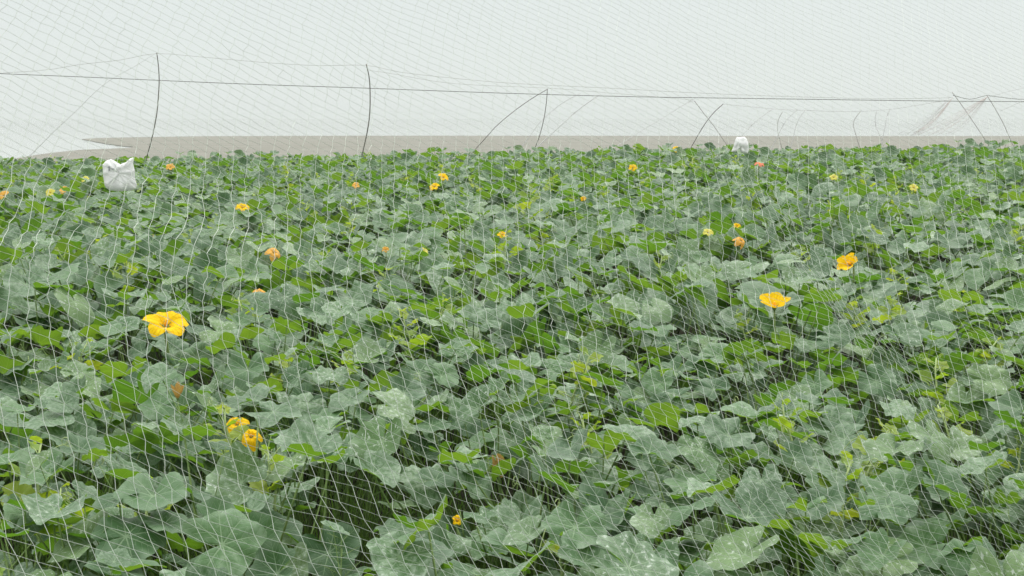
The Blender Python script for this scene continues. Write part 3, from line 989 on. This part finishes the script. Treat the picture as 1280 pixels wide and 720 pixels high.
def gathered(top, feet, yd, count, mat, label, seed):
    rg = random.Random(seed)
    yd *= 1.5
    o_ = at_y(top[0], top[1], yd)
    b = MB()
    for i in range(count):
        t = i / (count - 1)
        f = (feet[0][0] + (feet[1][0] - feet[0][0]) * t + rg.uniform(-2, 2), feet[0][1] + (feet[1][1] - feet[0][1]) * t + rg.uniform(-2, 2))
        e_ = at_y(f[0], f[1], yd + rg.uniform(-.3, .5))
        k = []
        sag = rg.uniform(.02, .16)
        for j in range(8):
            u = j / 7
            p = o_.lerp(e_, u)
            p.z += -sag * math.sin(u * PI) * .8 + .015 * noise.noise((u * 6, i * 3.1, seed))
            k.append(p - o_)
        b.tube(k, .0036, .0022, 4)
    o = obj('gathered_net', b.mesh('gathered_net', mat), None, o_)
    tag(o, label, 'net', 'gathered nets hanging from the right poles')
gathered((1191, 122), ((1140, 168), (1148, 166)), 17.0, 10, M_GATHER, 'brownish gathered net hanging left from the taller right pole', 5)
gathered((1186, 124), ((1122, 166), (1136, 170)), 17.1, 6, M_ROPE_PALE, 'pale gathered net fanning out beyond the brownish one', 6)
gathered((1234, 121), ((1140, 170), (1190, 168)), 16.5, 12, M_GATHER, 'pinkish gathered net sweeping left from the rightmost pole', 7)

# ------------------------------------------------------------------ the bird net between the camera and the crop
# measured in the photo: px, py, spacing and lean of the steep strands, spacing and slope of the shallow ones
obs = [(80, 605, 27, .07, 14, .48), (640, 605, 17.5, .42, 11, .46), (1180, 645, 15.6, .60, 9.5, .27), (120, 445, 25, -.10, 11, .45),
       (720, 385, 13.5, .42, 8, .5), (100, 45, 18, -.1, 12, .33), (640, 45, 14, -.22, 7.5, .55), (1180, 45, 9.5, -.2, 5.2, .48), (1065, 360, 12.5, .46, 6.8, .42)]
def basis(X, Y):
    X = (np.asarray(X, float) - 640) / 640; Y = (np.asarray(Y, float) - 360) / 360
    B = [X, Y, X * X, X * Y, Y * Y]
    one, zero = np.ones_like(X), np.zeros_like(X)
    return np.array(B), np.array([one, zero, 2 * X, Y, zero]) / 640, np.array([zero, one, zero, X, 2 * Y]) / 360
A_, bu, bv = [], [], []
for X, Y, H, s, V, sl in obs:
    _, dx, dy = basis(X, Y)
    A_ += [dx * 640, dy * 640]
    bu += [640 / H, -640 * s / H]
    bv += [-640 * sl / V, 640 / V]
A_ = np.array(A_)
cu = np.linalg.lstsq(A_, np.array(bu), rcond=None)[0]
cv = np.linalg.lstsq(A_, np.array(bv), rcond=None)[0]
# depth from cell size: inverse depth is linear over a plane
sz = np.array([math.sqrt(H * V) for _, _, H, _, V, _ in obs])
Ad = np.array([[1, (o[0] - 640) / 640, (o[1] - 360) / 360] for o in obs])
cd = np.linalg.lstsq(Ad, sz / 21.6, rcond=None)[0]

gx, gy = np.meshgrid(np.arange(-260, 1541, 5.0), np.arange(-200, 941, 4.0))
def uv_of(X, Y):
    B, dx, dy = basis(X, Y)
    return np.tensordot(cu, B, 1), np.tensordot(cv, B, 1), np.tensordot(cu, dx, 1), np.tensordot(cu, dy, 1), np.tensordot(cv, dx, 1), np.tensordot(cv, dy, 1)
U, V, *_ = uv_of(gx, gy)
seed_pt = {}
iu, iv = np.rint(U).astype(int).ravel(), np.rint(V).astype(int).ravel()
err = (np.abs(U - np.rint(U)) + np.abs(V - np.rint(V))).ravel()
fx, fy = gx.ravel(), gy.ravel()
order = np.argsort(-err)
for k in order:
    seed_pt[(iu[k], iv[k])] = (fx[k], fy[k])
keys = list(seed_pt)
X = np.array([seed_pt[k][0] for k in keys]); Y = np.array([seed_pt[k][1] for k in keys])
TU = np.array([k[0] for k in keys], float); TV = np.array([k[1] for k in keys], float)
for it in range(6):
    u, v, ux, uy, vx, vy = uv_of(X, Y)
    du, dv = TU - u, TV - v
    det = ux * vy - uy * vx
    det = np.where(np.abs(det) < 1e-6, 1e-6, det)
    sx, sy = (du * vy - dv * uy) / det, (ux * dv - vx * du) / det
    L = np.sqrt(sx * sx + sy * sy); k_ = np.minimum(1, 12 / np.maximum(L, 1e-6))
    X, Y = X + sx * k_, Y + sy * k_
u, v, *_ = uv_of(X, Y)
good = (np.abs(u - TU) < .05) & (np.abs(v - TV) < .05) & (X > -250) & (X < 1530) & (Y > -190) & (Y < 930)
rs = np.random.RandomState(4)
inv_d = np.maximum(.25, cd[0] + cd[1] * (X - 640) / 640 + cd[2] * (Y - 360) / 360)
depth = 1 / inv_d
# gathered folds: the strands crowd together along a few soft creases
for x0, y0, sl_, wd, y_a, y_b, am in ((215, 372, .55, 42, 250, 470, .50), (985, 300, .62, 55, 180, 450, .42), (45, 262, .35, 40, 180, 330, .45),
                                      (620, 470, .55, 70, 330, 640, .30), (1130, 470, .60, 60, 300, 640, .30), (330, 640, .4, 60, 520, 760, -.25)):
    s_ = X - (x0 + sl_ * (Y - y0))
    win = np.clip(np.minimum((Y - y_a) / 60, (y_b - Y) / 60), 0, 1)
    X = X - am * s_ * np.exp(-(s_ / wd) ** 2) * win
node = {}
for i, k in enumerate(keys):
    if not good[i]: continue
    d = ray(X[i], Y[i])
    D = depth[i]
    # slack in the net: slow billows and folds, then each knot a little off its place
    D *= 1 + .05 * noise.noise((TU[i] * .045, TV[i] * .03, 2.2)) + .02 * noise.noise((TU[i] * .15, TV[i] * .11, 5.2))
    p = CAMV + d * D
    f1 = Vector((noise.noise((TU[i] * .10, TV[i] * .07, 1.1)), noise.noise((TU[i] * .10, TV[i] * .07, 7.7)), noise.noise((TU[i] * .09, TV[i] * .08, 4.4)))) * (.018 if Y[i] > 260 else .010)
    f2 = Vector((noise.noise((TU[i] * .33, TV[i] * .27, 11.1)), 0, noise.noise((TU[i] * .33, TV[i] * .27, 17.7)))) * (.0045 if Y[i] > 260 else .002)
    zig = .0009 * (1 if (k[0] + k[1]) % 2 else -1)
    node[k] = p + f1 + f2 + Vector((zig + rs.normal(0, .0009), rs.normal(0, .0008), rs.normal(0, .0006)))
b = MB()
TH = .00031
def strand(p, q, r):
    t = (q - p)
    if t.length > .12: return
    t.normalize()
    a = t.cross(Vector((.3, .8, .52))).normalized(); c = t.cross(a)
    o = [a * r, (a * -.5 + c * .866) * r, (a * -.5 - c * .866) * r]
    b.add([p + w_ for w_ in o] + [q + w_ for w_ in o], [(0, 1, 4, 3), (1, 2, 5, 4), (2, 0, 3, 5)])
for (a, c), p in node.items():
    q = node.get((a + 1, c))
    tk = TH * (.80 if (p.z - CAM_Z) > -.05 * p.y else 1.0)
    if q is not None and rs.rand() > .004: strand(p, q, tk * .92)
    q = node.get((a, c + 1))
    if q is not None and rs.rand() > .004: strand(p, q, tk * 1.12)
    r = tk * 1.45
    b.add([p + Vector((r, 0, 0)), p - Vector((r, 0, 0)), p + Vector((0, r, 0)), p - Vector((0, r, 0)), p + Vector((0, 0, r)), p - Vector((0, 0, r))],
          [(0, 2, 4), (2, 1, 4), (1, 3, 4), (3, 0, 4), (2, 0, 5), (1, 2, 5), (3, 1, 5), (0, 3, 5)])
net = obj('bird_net', b.mesh('bird_net', M_NET, False))
tag(net, 'fine white knotted net hanging slantwise in front of the whole field', 'net')
print('plants', len(plants), 'near', sum(1 for p in plants if p[2].y < NEAR_Y), 'net nodes', len(node), 'objs', len(bpy.data.objects))
